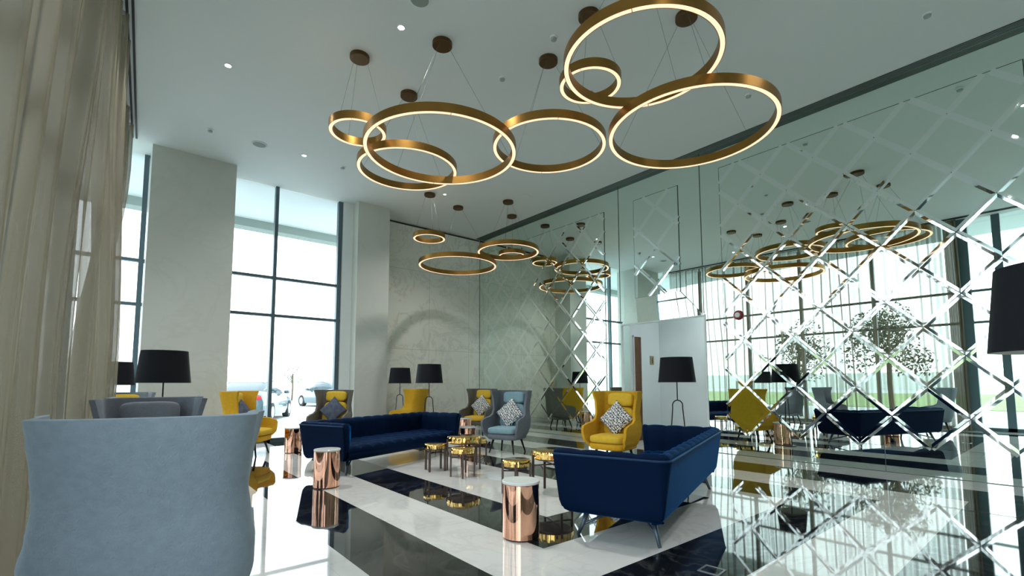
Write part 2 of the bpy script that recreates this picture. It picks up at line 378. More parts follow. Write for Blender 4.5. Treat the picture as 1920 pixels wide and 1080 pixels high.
# sloping mirror over the doorway
bm = bmesh.new()
a = [(XM - 0.006, 4.53, 2.535), (XM - 0.006, 6.43, 2.535), (XM - 0.034, 6.05, 3.06), (XM - 0.034, 5.0, 3.06)]
b = [(XM, 4.53, 2.535), (XM, 6.43, 2.535), (XM, 6.05, 3.06), (XM, 5.0, 3.06)]
loft(bm, [a, b])
tag(link_bm('mirror_hood', bm, M['mirror'], smooth=False), 'sloping trapezoid mirror strip just above the doorway opening', 'mirror')
# doorway trim
bm = bmesh.new()
bx(bm, XM - 0.012, XM + 0.05, 4.50, 4.53, 0, 2.55); bx(bm, XM - 0.012, XM + 0.05, 6.43, 6.455, 0, 2.55); bx(bm, XM - 0.012, XM + 0.05, 4.53, 6.43, 2.515, 2.54)
tag(link_bm('trim_9', bm, M['white_paint'], smooth=False), kind='structure')
# corridor behind the doorway
tag(box('wall_corridor_left', XM + 0.3, 10.0, 6.44, 6.6, 0, 3.3, M['corridor']), kind='structure')
tag(box('wall_corridor_back', 9.9, 10.1, 2.8, 6.44, 0, 3.3, M['corridor']), kind='structure')
tag(box('wall_corridor_right', XM + 0.3, 9.9, 2.6, 2.8, 0, 3.3, M['corridor']), kind='structure')
tag(box('ceiling.001', XM + 0.3, 10.1, 2.6, 6.6, 3.3, 3.4, M['white_paint']), kind='structure')
d = tag(box('door_1', 8.88, 9.13, 6.405, 6.438, 0.0, 2.30, M['brown_door'], bev=0.004), kind='structure')
bm = bmesh.new(); bx(bm, 8.86, 8.88, 6.40, 6.44, 0, 2.32); bx(bm, 9.13, 9.16, 6.40, 6.44, 0, 2.32); bx(bm, 8.86, 9.16, 6.40, 6.44, 2.30, 2.33)
tag(link_bm('trim_10', bm, M['corridor'], smooth=False), kind='structure')
s = box('wall_sign', 9.51, 9.65, 6.425, 6.438, 1.69, 1.89, M['sign_gold'])
tag(s, 'small square brown and gold sign on the corridor wall', 'sign')
bm = bmesh.new(); lathe(bm, [(0.014, -0.003), (0.014, 0.003)], 16); bmesh.ops.rotate(bm, verts=bm.verts, matrix=Matrix.Rotation(PI / 2, 3, 'X')); bmesh.ops.translate(bm, verts=bm.verts, vec=(9.58, 6.422, 1.84))
bx(bm, 9.562, 9.598, 6.419, 6.425, 1.765, 1.82); bx(bm, 9.566, 9.578, 6.419, 6.425, 1.72, 1.77); bx(bm, 9.582, 9.594, 6.419, 6.425, 1.72, 1.77)
g = link_bm('pictogram', bm, M['sign_dark'], None, False); g.parent = s
bm = bmesh.new(); bx(bm, 8.95, 9.45, 4.3, 4.8, 3.285, 3.3)
tag(link_bm('corridor_fill_panel', bm, M['corr_fill'], None, False), 'added fill light panel, out of view on the corridor ceiling beyond the doorway', 'light')  # glowing panel added out of view to brighten the corridor walls

# ceiling grille along the mirror wall
bm = bmesh.new(); bx(bm, XM - 0.16, XM - 0.002, YB + 0.02, 11.7, H - 0.006, H - 0.001, 1)
for k in range(5):
    x = XM - 0.155 + k * 0.034; bx(bm, x, x + 0.018, YB + 0.02, 11.7, H - 0.014, H - 0.006, 0)
tag(link_bm('ceiling_grille', bm, None, None, False, [M['grille'], M['slot']]), 'long slatted linear air grille in the ceiling along the mirror wall', 'grille')
# dark slots in the ceiling beside the curtain
def slot(xa, ya, xb, yb, wd, lab):
    bm = bmesh.new(); z0, z1 = H - 0.012, H - 0.001
    loft(bm, [[(xa, ya, z0), (xa + wd, ya, z0), (xa + wd, ya, z1), (xa, ya, z1)], [(xb, yb, z0), (xb + wd, yb, z0), (xb + wd, yb, z1), (xb, yb, z1)]])
    return tag(link_bm('curtain_track', bm, M['slot'], None, False), lab, 'curtain track', 'dark curtain tracks')
slot(-0.36, -1.0, 0.075, 10.7, 0.028, 'dark curtain track slot in the ceiling, the one farthest from the curtain')
slot(-0.42, -1.0, 0.02, 10.7, 0.028, 'dark curtain track slot in the ceiling, middle of the three')
slot(-0.49, -1.0, -0.045, 10.7, 0.026, 'dark curtain track slot in the ceiling, against the curtain top')

# ------------------------------------------------------------ windows
def window(n, axis, plane, a0, a1, cuts, zs, frame_w=0.055, depth=0.12, ztop=H):
    """axis 'x': pane spans x at y=plane; axis 'y': pane spans y at x=plane"""
    bm = bmesh.new()
    def b_(s0, s1, z0, z1, d=depth):
        if axis == 'x': bx(bm, s0, s1, plane - d / 2, plane + d / 2, z0, z1)
        else: bx(bm, plane - d / 2, plane + d / 2, s0, s1, z0, z1)
    for c, wd in cuts: b_(c - wd / 2, c + wd / 2, 0, ztop)
    for z in zs: b_(a0, a1, z - 0.03, z + 0.03, depth * .8)
    b_(a0, a1, 0, 0.09)
    o = tag(link_bm('window_%d' % n, bm, M['dark_metal'], None, False), kind='structure')
    bm = bmesh.new()
    if axis == 'x': bx(bm, a0, a1, plane - 0.004, plane + 0.004, 0.05, ztop - 0.02)
    else: bx(bm, plane - 0.004, plane + 0.004, a0, a1, 0.05, ztop - 0.02)
    p = link_bm('window_pane', bm, M['glass'], None, False); p.parent = o
    return o
window(1, 'x', YW, GX, 0.33, [(GX + 0.05, 0.1), (0.28, 0.08)], (2.77, 3.61))
window(2, 'x', YW, 1.70, 4.35, [(2.62, 0.07), (4.04, 0.09)], (2.77, 3.61))
tag(box('wall_window_return', 4.10, 4.35, 11.35, 11.75, 0, H, M['white_paint']), kind='structure')
bays = [(9.55, YW, 0.09), (7.7, 9.55, .09), (5.95, 7.7, .09), (3.95, 5.95, .09), (1.95, 3.95, .12), (1.2, 1.95, .16), (-0.8, 1.2, .12)]
tag(box('wall_left_blocker', GX - 0.15, GX, YB, -0.8, 0, H, M['column_marble']), kind='structure')  # unseen solid wall added instead of glass bays, cuts light on the right ceiling
for k, (a0, a1, wd) in enumerate(bays):
    window(3 + k, 'y', GX, a0, a1, [(a0 + wd / 2, wd)], (2.87, 3.72))
tag(box('wall_column.002', GX + 0.02, GX + 0.2, 1.82, 2.1, 0, H, M['dark_metal']), kind='structure')

# ------------------------------------------------------------ curtains
CP = [(0, -.42), (4.35, -.43), (5.85, -.11), (8.0, -.10), (8.8, -.44), (12, -.44)]
def curtain(y0, y1, label, mat, amp=0.085, wl=0.27, x_at=lambda y: -0.43 + 0.034 * y, z1=H - 0.03, seed=1):
    rnd = random.Random(seed); n = int((y1 - y0) / 0.011); nz = 14
    ph = [rnd.random() * 6.28 for _ in range(6)]
    t = thing('sheer_curtain' if mat == 'sheer' else 'gathered_curtain', (x_at(y0), y0, 0), 0, label, 'curtain', None)
    bm = bmesh.new(); rows = []
    for k in range(nz + 1):
        z = 0.012 + (z1 - 0.012) * k / nz; zz = z / H
        row = []
        for i in range(n + 1):
            y = y0 + (y1 - y0) * i / n
            q = y + 0.012 * math.sin(z * 1.3 + y * 7 + ph[0])
            a = amp * (0.75 + 0.35 * math.sin(y * 2.3 + ph[1]) + 0.15 * (1 - zz) * math.sin(y * 5.1 + ph[2]))
            v = math.sin(2 * PI * (q + 0.06 * math.sin(q * 3.1 + ph[3])) / wl)
            k2 = min(1, max(0, (z - 1.3) / 3.6)); k2 = k2 * k2 * (3 - 2 * k2)
            xc = interp(CP, y) * (1 - k2) + x_at(y) * k2
            x = xc + a * v + 0.4 * a * math.sin(2 * PI * q / wl * 0.43 + ph[5]) + 0.004 * math.sin(2 * PI * q / 0.11 + ph[4]) + 0.02 * (1 - zz) * math.sin(y * 3.3 + z)
            row.append((x - x_at(y0), y - y0, z))
        rows.append(row)
    loft(bm, rows, closed=False, cap=False)
    link_bm('fabric', bm, M[mat], t)
    bm = bmesh.new(); loft(bm, [[(x_at(yy) - x_at(y0) - .015, yy - y0, z1 - .012), (x_at(yy) - x_at(y0) + .015, yy - y0, z1 - .012), (x_at(yy) - x_at(y0) + .015, yy - y0, z1 + .004), (x_at(yy) - x_at(y0) - .015, yy - y0, z1 + .004)] for yy in (y0, y1)])
    link_bm('heading_rail', bm, M['black'], t, False)
    return t
curtain(2.3, 6.2, 'tall beige sheer curtain hanging nearest the camera at the left edge', 'sheer', seed=3)
curtain(6.206, 10.55, 'tall beige sheer curtain ending beside the wide column, behind the wingback chairs', 'sheer', seed=3)
curtain(2.0, 2.28, 'brown gathered curtain stack, seen in the big mirror panel', 'drape', amp=0.09, wl=0.07, seed=8)

# ------------------------------------------------------------ ring lights
def ring_light(cx, cy, z, r, label):
    t = thing('ring_pendant_light', (cx, cy, z), 0, label, 'pendant light', 'brass ring pendant lights')
    bm = bmesh.new(); hgt, wd = 0.105, 0.055; n = 96
    prof = [(r, 0.0), (r, hgt), (r - wd, hgt), (r - wd, 0.0), (r - wd + 0.006, 0.0), (r - wd + 0.006, 0.006), (r - 0.006, 0.006), (r - 0.006, 0.0)]
    rings = [[(pr * math.cos(2 * PI * i / n), pr * math.sin(2 * PI * i / n), pz) for pr, pz in prof] for i in range(n)]
    R = [[bm.verts.new(p) for p in rg] for rg in rings]
    for i in range(n):
        a_, b_ = R[i], R[(i + 1) % n]
        for k in range(len(prof)): bm.faces.new((a_[k], b_[k], b_[(k + 1) % len(prof)], a_[(k + 1) % len(prof)]))
    sharp(link_bm('brass_band', bm, M['brass'], t))
    segs = 4 if r < 0.5 else 6; off = cx * 3.1
    for k in range(segs):
        bm = bmesh.new(); a0 = off + 2 * PI * k / segs + 0.004 / r; a1 = off + 2 * PI * (k + 1) / segs - 0.004 / r; q = 20
        loft(bm, [[(rr_ * math.cos(a0 + (a1 - a0) * i / q), rr_ * math.sin(a0 + (a1 - a0) * i / q), zz) for rr_, zz in ((r - wd + 0.0065, 0.0055), (r - wd + 0.0065, 0.0), (r - 0.0065, 0.0), (r - 0.0065, 0.0055))] for i in range(q + 1)])
        sharp(link_bm('light_diffuser', bm, M['diffuser'], t))
    for k in range(3):
        a = off + 0.6 + 2 * PI * k / 3
        bm = bmesh.new(); rod(bm, ((r - wd / 2) * math.cos(a), (r - wd / 2) * math.sin(a), hgt), (0.09 * math.cos(a), 0.09 * math.sin(a), H - z - 0.05), 0.0018, n=6)
        link_bm('cable', bm, M['grille'], t)
    bm = bmesh.new(); lathe(bm, [(0.123, H - z - 0.055), (0.128, H - z - 0.05), (0.128, H - z - 0.0005), (0.12, H - z - 0.0005)], 40)
    c = sharp(link_bm('ceiling_canopy', bm, M['bronze'], t))
    return t
for a_ in ((2.34, 6.03, 4.60, 0.37, 'small brass ring light at the far left of the front cluster'),
           (3.07, 5.10, 4.19, 0.96, 'large brass ring light in the left of the front cluster, overlapping the small left ring'),
           (3.26, 6.38, 4.47, 0.74, 'medium brass ring light seen lowest at left, partly behind the large left ring'),
           (4.36, 4.45, 4.42, 0.76, 'medium brass ring light in the middle between the two large rings'),
           (4.18, 3.56, 4.78, 0.365, 'small brass ring light hanging inside the outline of the topmost ring'),
           (3.88, 2.64, 4.42, 0.77, 'topmost brass ring light, cut by the upper edge of the view'),
           (5.10, 2.82, 4.21, 0.95, 'large brass ring light at the right of the front cluster'),
           (5.46, 9.56, 4.61, 0.37, 'small brass ring light alone at upper left of the far cluster'),
           (6.43, 9.83, 4.17, 0.96, 'large brass ring light lowest in the far cluster by the marble wall'),
           (7.16, 8.74, 4.41, 0.74, 'medium brass ring light of the far cluster near the mirror corner'),
           (7.87, 9.45, 4.60, 0.353, 'small brass ring light seen inside the medium ring of the far cluster')):
    ring_light(*a_)

# ------------------------------------------------------------ ceiling fixtures
def disc(name, x, y, r, mat, label, cat, ring=True, h=0.012, group=None):
    t = thing(name, (x, y, H), 0, label, cat, group)
    bm = bmesh.new(); lathe(bm, [(r * .82, -h * .8), (r * .82, -0.0005)], 32); link_bm('face', bm, mat, t, False)
    bm = bmesh.new()
    n = 32; R = []
    for i in range(n):
        a = 2 * PI * i / n; R.append([(pr * math.cos(a), pr * math.sin(a), pz) for pr, pz in ((r * .82, -0.0005), (r * .82, -h), (r, -h * .5), (r, -0.0005))])
    V = [[bm.verts.new(p) for p in q] for q in R]
    for i in range(n):
        for k in range(4): bm.faces.new((V[i][k], V[(i + 1) % n][k], V[(i + 1) % n][(k + 1) % 4], V[i][(k + 1) % 4]))
    link_bm('trim_ring', bm, M['ceiling'], t)
    return t
disc('ceiling_speaker', 2.50, 4.66, 0.125, M['speaker'], 'round grey ceiling speaker near the top edge above the bright downlight', 'speaker', group='ceiling speakers')
disc('ceiling_speaker', 1.85, 9.53, 0.135, M['speaker'], 'round grey ceiling speaker beside the wide column', 'speaker', group='ceiling speakers')
disc('ceiling_speaker', 7.28, 8.25, 0.12, M['ceiling'], 'round pale ceiling speaker close to the mirror wall grille', 'speaker', group='ceiling speakers')
disc('downlight', 1.00, 7.38, 0.045, M['downlight'], 'bright recessed downlight nearest the curtain', 'downlight', group='recessed downlights')
disc('downlight', 2.53, 5.19, 0.045, M['downlight'], 'bright recessed downlight left of the large brass canopy', 'downlight', group='recessed downlights')
disc('downlight', 2.62, 9.45, 0.05, M['downlight_dim'], 'small dim downlight in front of the tall window', 'downlight', group='recessed downlights')
disc('downlight', 5.74, 9.35, 0.04, M['downlight_dim'], 'small dim downlight between the far brass canopies', 'downlight', group='recessed downlights')
disc('downlight', 5.95, 0.36, 0.045, M['downlight'], 'bright recessed downlight seen only in the mirror, right of a pair', 'downlight', group='recessed downlights')
disc('downlight', 5.45, 0.25, 0.045, M['downlight'], 'bright recessed downlight seen only in the mirror, left of a pair', 'downlight', group='recessed downlights')
disc('downlight', 2.50, 0.35, 0.045, M['downlight'], 'bright recessed downlight seen only in the mirror, lower than the pair', 'downlight', group='recessed downlights')
for (x, y, e) in ((1.0, 7.38, 1), (2.53, 5.19, 1), (5.95, 0.36, .25), (5.45, 0.25, .25), (2.5, 0.35, .4), (2.62, 9.45, .3), (5.74, 9.35, .6)):
    ld = bpy.data.lights.new('downlight_beam', 'SPOT'); ld.energy = 190 * e; ld.spot_size = math.radians(125); ld.spot_blend = 0.9; ld.shadow_soft_size = 0.05; ld.color = (1, 0.97, 0.92)
    lo = bpy.data.objects.new('downlight_beam', ld); col.objects.link(lo); lo.location = (x, y, H - 0.03)
for (x, y, lab) in ((3.38, 9.48, 'smoke detector nearest the window mullion'), (4.12, 5.16, 'small detector between the front brass canopies'), (4.12, 4.10, 'white detector beside the two upper brass canopies'),
                    (1.07, 9.52, 'small detector above the wide column'), (7.32, 0.95, 'small detector at upper right, alone on the ceiling'), (7.30, 3.06, 'small detector seen through the large right ring'), (5.35, 4.55, 'small detector seen beyond the middle ring')):
    t = thing('smoke_detector', (x, y, H), 0, lab, 'detector', 'ceiling detectors')
    bm = bmesh.new(); lathe(bm, [(0.02, -0.045), (0.035, -0.04), (0.04, -0.02)], 24); sharp(link_bm('sensor_head', bm, M['sprink'], t))
    bm = bmesh.new(); lathe(bm, [(0.048, -0.02), (0.052, -0.0005)], 24); sharp(link_bm('base', bm, M['white_paint'], t))

# fire alarm on the mirror
t = thing('fire_alarm_sounder', (XM - 0.014, 3.88, 2.46), 0, 'round red fire alarm sounder mounted on the mirror panel', 'alarm')
bm = bmesh.new(); lathe(bm, [(0.085, 0), (0.085, 0.02), (0.07, 0.045)], 32); bmesh.ops.rotate(bm, verts=bm.verts, matrix=Matrix.Rotation(-PI / 2, 3, 'Y')); sharp(link_bm('red_base', bm, M['alarm_red'], t))
bm = bmesh.new(); lathe(bm, [(0.045, 0.044), (0.045, 0.055), (0.03, 0.065)], 32); bmesh.ops.rotate(bm, verts=bm.verts, matrix=Matrix.Rotation(-PI / 2, 3, 'Y')); sharp(link_bm('lens', bm, M['white_paint'], t))
# floor outlet
t = thing('floor_outlet_box', (3.15, 1.69, 0.0), 0.1, 'small square steel floor outlet cover in the black marble', 'floor outlet')
bm = bmesh.new()
for (a, b, c, d_) in ((-.07, .07, -.07, -.058), (-.07, .07, .058, .07), (-.07, -.058, -.058, .058), (.058, .07, -.058, .058)): bx(bm, a, b, c, d_, 0.0005, 0.004)
link_bm('steel_frame', bm, M['rim'], t, False)
bm = bmesh.new(); bx(bm, -.058, .058, -.058, .058, 0.0005, 0.002); link_bm('lid', bm, M['black_marble'], t, False)

# ------------------------------------------------------------ wingback chair (faces local +x)
WT = [(.25, .22), (.30, .285), (.36, .325), (.5, .355), (.60, .355), (.70, .335), (.82, .32), (.95, .325), (1.06, .335), (1.14, .345)]
BT = [(.25, -.20), (.32, -.26), (.45, -.30), (.7, -.33), (1.14, -.40)]
ET = [(.25, .20), (.30, .27), (.40, .35), (.55, .355), (.595, .335), (.625, .24), (.655, .06), (.70, -.01), (.80, -.03), (1.0, -.04), (1.14, -.01)]
FT = [(.25, 0.0), (.6, 0.005), (.75, 0.0), (.9, 0.012), (1.14, 0.035)]
def shell_pt(z, t):
    w_, b_, e_, f_ = interp(WT, z), interp(BT, z), interp(ET, z), interp(FT, z)
    R_ = 0.17; at = abs(t)
    if at <= 0.5:
        a = at * PI; y = w_ * abs(math.sin(a)) ** 0.72; x = b_ + R_ * (1 - max(0, math.cos(a)) ** 0.72)
    else:
        k = (at - 0.5) / 0.5; y = w_ + f_ * k * k; x = b_ + R_ + (e_ - b_ - R_) * k
    return (x, math.copysign(y, t), z)
def make_chair(label, shell, cush, group='wingback lounge chairs', seat=None):
    t = thing('wingback_chair', (0, 0, 0), 0, label, 'armchair', group)
    bm = bmesh.new(); rows = []
    ntt = 56; zl = [0.25 + 0.022 * i for i in range(15)] + [0.575 + 0.009 * i for i in range(17)] + [0.74 + 0.03 * i for i in range(14)]; nz = len(zl) - 1
    for k in range(nz + 1):
        z = zl[k]
        rows.append([shell_pt(z, -1 + 2 * i / ntt) for i in range(ntt + 1)])
    loft(bm, rows, closed=False, cap=False)
    o = link_bm('shell', bm, shell, t)
    md = o.modifiers.new('thick', 'SOLIDIFY'); md.thickness = 0.04; md.offset = 0
    md = o.modifiers.new('bev', 'BEVEL'); md.width = 0.014; md.segments = 3; md.limit_method = 'ANGLE'; md.angle_limit = math.radians(50)
    # base tray under the seat
    bm = bmesh.new(); superell(bm, (0.03, 0, 0.30), (0.30, 0.305, 0.062), 0.4, 0.42, 40, 14); link_bm('seat_base', bm, shell, t)
    bm = bmesh.new(); superell(bm, (0.055, 0, 0.405), (0.295, 0.285, 0.062), 0.45, 0.38, 44, 16, fn=lambda v: v + Vector((0, 0, 0.012 * math.cos(v.x * 5) * math.cos(v.y * 5))) if v.z > 0 else v); link_bm('seat_cushion', bm, seat or cush, t)
    tilt = Matrix.Rotation(-0.13, 3, 'Y')
    bm = bmesh.new(); superell(bm, (-0.215, 0, 0.65), (0.075, 0.262, 0.235), 0.5, 0.5, 36, 20, rot=tilt, fn=lambda v: Vector((v.x, v.y * (1 - 0.10 * (v.z / .235)), v.z))); link_bm('back_cushion', bm, cush, t)
    bm = bmesh.new(); superell(bm, (-0.252, 0, 0.992), (0.07, 0.215, 0.108), 0.42, 0.5, 36, 16, rot=tilt); link_bm('headrest', bm, cush, t)
    for sx in (-1, 1):
        for sy in (-1, 1):
            bm = bmesh.new(); rod(bm, (0.03 + sx * .17, sy * .19, 0.262), (0.03 + sx * .235, sy * .25, 0.0), 0.023, 0.012, 12); link_bm('leg', bm, M['black'], t)
    return t
ch_bg = make_chair('blue-grey wingback chair in the foreground, seen from behind beside the curtain', M['grey_fab'], M['grey_fab'])
ch_bg.location = (0.165, 2.58, 0); ch_bg.rotation_euler = (0, 0, math.radians(80))
ch2 = dup(ch_bg, (0.25, 5.02, 0), math.radians(268), 'grey wingback chair facing the camera just behind the foreground chair')
for c in ch2.children:
    if c.name.startswith(('headrest', 'back_cushion', 'seat_cushion', 'shell')): 
        c.data = c.data.copy(); c.data.materials[0] = M['grey_mid'] if not c.name.startswith('seat_c') else M['grey_fab']
ch3 = dup(ch2, (0.35, 6.1, 0), math.radians(90), 'grey wingback chair seen as a dark top edge below the big black lampshade')
ch4 = make_chair('grey wingback chair with yellow headrest, farthest along the curtain', M['grey_fab'], M['yellow2']); ch4.location = (0.12, 9.35, 0); ch4.rotation_euler = (0, 0, math.radians(272))
yA = make_chair('mustard yellow wingback chair standing before the doorway, with patterned pillow', M['yellow'], M['yellow2']); yA.location = (6.05, 4.78, 0); yA.rotation_euler = (0, 0, math.radians(191))
gA = make_chair('blue-grey wingback chair with a patterned pillow, between the gold tables and the mirror', M['grey_mid'], M['light_blue_fab']); gA.location = (5.66, 6.92, 0); gA.rotation_euler = (0, 0, math.radians(203))
gY = make_chair('dark grey wingback chair with mustard cushions in the far corner by the mirror', M['grey_dark'], M['yellow2']); gY.location = (7.05, 9.75, 0); gY.rotation_euler = (0, 0, math.radians(204))
wY = dup(gY, (3.55, 10.2, 0), math.radians(230), 'grey wingback chair with mustard cushions between window and column')
lY = dup(yA, (1.88, 9.62, 0), math.radians(-36), 'mustard yellow wingback chair turned sideways in front of the window')
bY = dup(yA, (5.60, 10.65, 0), math.radians(125), 'mustard yellow wingback chair seen from behind near the marble wall')

def pillow(chair, mat, label, size=0.215, dz=0.70, dx=-0.075, lean=-0.24, roll=0.0):
    bm = bmesh.new()
    def f(v): # pinch corners of a square pillow
        s_ = size; a_, b_ = v.y / s_, v.z / s_; k = 1 - 0.10 * (1 - abs(a_ * b_)); th_ = (1 - a_ ** 4) * (1 - b_ ** 4)
        return v
    n = 22; top, bot = [], []
    for side, rows in ((1, top), (-1, bot)):
        for i in range(n + 1):
            row = []
            for j in range(n + 1):
                a_ = -1 + 2 * i / n; b_ = -1 + 2 * j / n
                th_ = 0.075 * ((1 - a_ * a_) * (1 - b_ * b_)) ** 0.42 + 0.002
                px_, pz_ = a_ * (1 - 0.07 * (1 - b_ * b_)), b_ * (1 - 0.07 * (1 - a_ * a_))
                row.append((side * th_, px_ * size, pz_ * size))
            rows.append(row)
    for rows in (top, bot): loft(bm, rows, closed=False, cap=False)
    bmesh.ops.remove_doubles(bm, verts=bm.verts, dist=0.0045)
    o = link_bm('throw_pillow', bm, mat)
    rz = chair.rotation_euler.z
    mt = Matrix.Translation(chair.location) @ Matrix.Rotation(rz, 4, 'Z') @ Matrix.Translation((dx, 0, dz)) @ Matrix.Rotation(lean, 4, 'Y') @ Matrix.Rotation(PI / 4 + roll, 4, 'X')
    o.matrix_world = mt
    tag(o, label, 'pillow', 'throw pillows on the wingback chairs')
    return o
pillow(yA, M['pillow_pat'], 'black and white patterned pillow on the mustard chair before the doorway', roll=0.05)
pillow(gA, M['pillow_pat'], 'black and white patterned pillow on the blue-grey chair', roll=-0.05)
pillow(gY, M['pillow_pat'], 'black and white patterned pillow on the grey and mustard corner chair')
pillow(wY, M['pillow_blue'], 'slate blue pillow on the grey and mustard chair by the column')
pillow(lY, M['pillow_blue'], 'slate blue pillow on the mustard chair in front of the window')

# ------------------------------------------------------------ sofa (front faces local +y)
def make_sofa(label, L=2.76, D=0.94, Ht=0.715):
    t = thing('velvet_sofa', (0, 0, 0), 0, label, 'sofa', 'blue velvet sofas')
    hl, hd, rc = L / 2, D / 2, 0.09
    path = []   # (x, y, nx, ny inward, s)
    def seg(p, q, n_, nrm):
        for i in range(n_): 
            k = i / n_; path.append((p[0] + (q[0] - p[0]) * k, p[1] + (q[1] - p[1]) * k, nrm[0], nrm[1]))
    seg((-hl, hd), (-hl, -hd + rc), 44, (1, 0))
    for i in range(9):
        a = PI + (PI / 2) * i / 9; path.append((-hl + rc + rc * math.cos(a), -hd + rc + rc * math.sin(a), -math.cos(a), -math.sin(a)))
    seg((-hl + rc, -hd), (hl - rc, -hd), 140, (0, 1))
    for i in range(9):
        a = 1.5 * PI + (PI / 2) * i / 9; path.append((hl - rc + rc * math.cos(a), -hd + rc + rc * math.sin(a), -math.cos(a), -math.sin(a)))
    seg((hl, -hd + rc), (hl, hd), 44, (-1, 0)); path.append((hl, hd, -1, 0))
    ss = [0]
    for a, b in zip(path, path[1:]): ss.append(ss[-1] + math.hypot(b[0] - a[0], b[1] - a[1]))
    def sweep(prof, tuft=None):
        rings = []
        for (x, y, nx, ny), s_ in zip(path, ss):
            ring = []
            for d_, z, tf in prof:
                if tf:
                    c_ = abs(math.sin(PI * s_ / 0.225)) ** 0.55
                    d_ = d_ + tf[0] * c_; z = z + tf[1] * c_
                    if tf[2]: d_ += tf[2] * (abs(math.sin(PI * (z - 0.30) / 0.16)) ** 0.6)
                # front edge leans back towards the floor
                fy = -0.05 * max(0, (y - (hd - 0.3)) / 0.3) * (Ht - z) / Ht
                if z < 0.30 and y > hd - 0.3: fy -= (0.1 - math.sqrt(max(0, 0.01 - (0.30 - z) ** 2))) * (y - hd + 0.3) / 0.3
                ring.append((x + nx * d_, y + ny * d_ + fy, z))
            rings.append(ring)
        return rings
    N = None
    outer = [(0.17, 0.195, N), (0.125, 0.197, N), (0.092, 0.213, N), (0.068, 0.25, N), (0.058, 0.30, N), (0.04, 0.42, N), (0.012, 0.60, N), (0.0, Ht - 0.05, N), (0.004, Ht - 0.035, N), (0.05, Ht - 0.03, N), (0.12, Ht - 0.08, N), (0.12, 0.25, N)]
    bm = bmesh.new(); loft(bm, sweep(outer)); sharp(link_bm('upholstered_frame', bm, M['velvet'], t), 50)
    bm = bmesh.new(); pr = []
    for (x, y, nx, ny) in path: 
        pr.append((x + nx * 0.0, y + ny * 0.0, Ht - 0.036))
    tube(bm, pr, 0.008, 8); link_bm('piping', bm, M['velvet_pipe'], t)
    inner = [(0.012, Ht - 0.034, (0, 0.0, 0)), (0.022, Ht - 0.012, (0, 0.004, 0)), (0.055, Ht - 0.004, (0, 0.013, 0)), (0.10, Ht - 0.012, (0.003, 0.012, 0)), (0.125, Ht - 0.05, (0.018, 0.004, 0.006))]
    for k in range(7):
        z = Ht - 0.09 - k * 0.05; inner.append((0.125 + 0.0, z, (0.02, 0, 0.012)))
    inner += [(0.10, 0.32, N), (0.08, 0.40, N), (0.05, Ht - 0.07, N)]
    bm = bmesh.new(); loft(bm, sweep(inner)); link_bm('tufted_lining', bm, M['velvet'], t)
    # seat with tufts
    bm = bmesh.new(); nx_, ny_ = 132, 40
    x0, x1, y0, y1 = -hl + 0.125, hl - 0.125, -hd + 0.12, hd - 0.03
    rows = []
    for j in range(ny_ + 1):
        v = j / ny_; row = []
        for i in range(nx_ + 1):
            u = i / nx_; x = x0 + (x1 - x0) * u; y = y0 + (y1 - y0) * v
            c_ = (abs(math.sin(PI * (x - x0) / ((x1 - x0) / 11))) * abs(math.sin(PI * (y - y0) / ((y1 - y0) / 3.5)))) ** 0.5
            ed = min(1, (1 - v) / 0.10); z = 0.385 + 0.03 * c_ - 0.03 * (1 - ed) ** 2
            row.append((x, y, z))
        rows.append(row)
    # front apron rounding down to the base
    for (dy, z, k) in ((0.012, 0.36, 0), (0.018, 0.33, 0), (0.012, 0.31, 0), (0.008, 0.30, 0), (0.016, 0.29, 0), (0.012, 0.245, 0), (-0.015, 0.21, 0), (-0.06, 0.197, 0), (-0.5, 0.197, 0), (-0.80, 0.20, 0)):
        rows.append([(x0 + (x1 - x0) * i / nx_, y1 + dy, z) for i in range(nx_ + 1)])
    loft(bm, rows, closed=False, cap=False); link_bm('tufted_seat', bm, M['velvet'], t)
    for sx in (-1, 1):
        for sy in (-1, 1):
            bm = bmesh.new(); rod(bm, (sx * (hl - .27), sy * 0.27, 0.20), (sx * (hl - 0.20), sy * 0.335, 0.0), 0.024, 0.014, 16); link_bm('leg', bm, M['leg_blue'], t)
            bm = bmesh.new(); rod(bm, (sx * (hl - .225), sy * 0.312, 0.075), (sx * (hl - 0.62), sy * 0.02, 0.198), 0.011, 0.011, 10); link_bm('brace', bm, M['leg_blue'], t)
    return t
sR = make_sofa('blue velvet sofa at right, its back towards the big mirror panel and camera')
sR.location = (4.27, 2.87, 0); sR.rotation_euler = (0, 0, math.radians(19.2))
sL = dup(sR, (3.50, 7.36, 0), math.radians(180 + 21.5), 'blue velvet sofa at left, facing the gold tables and camera')

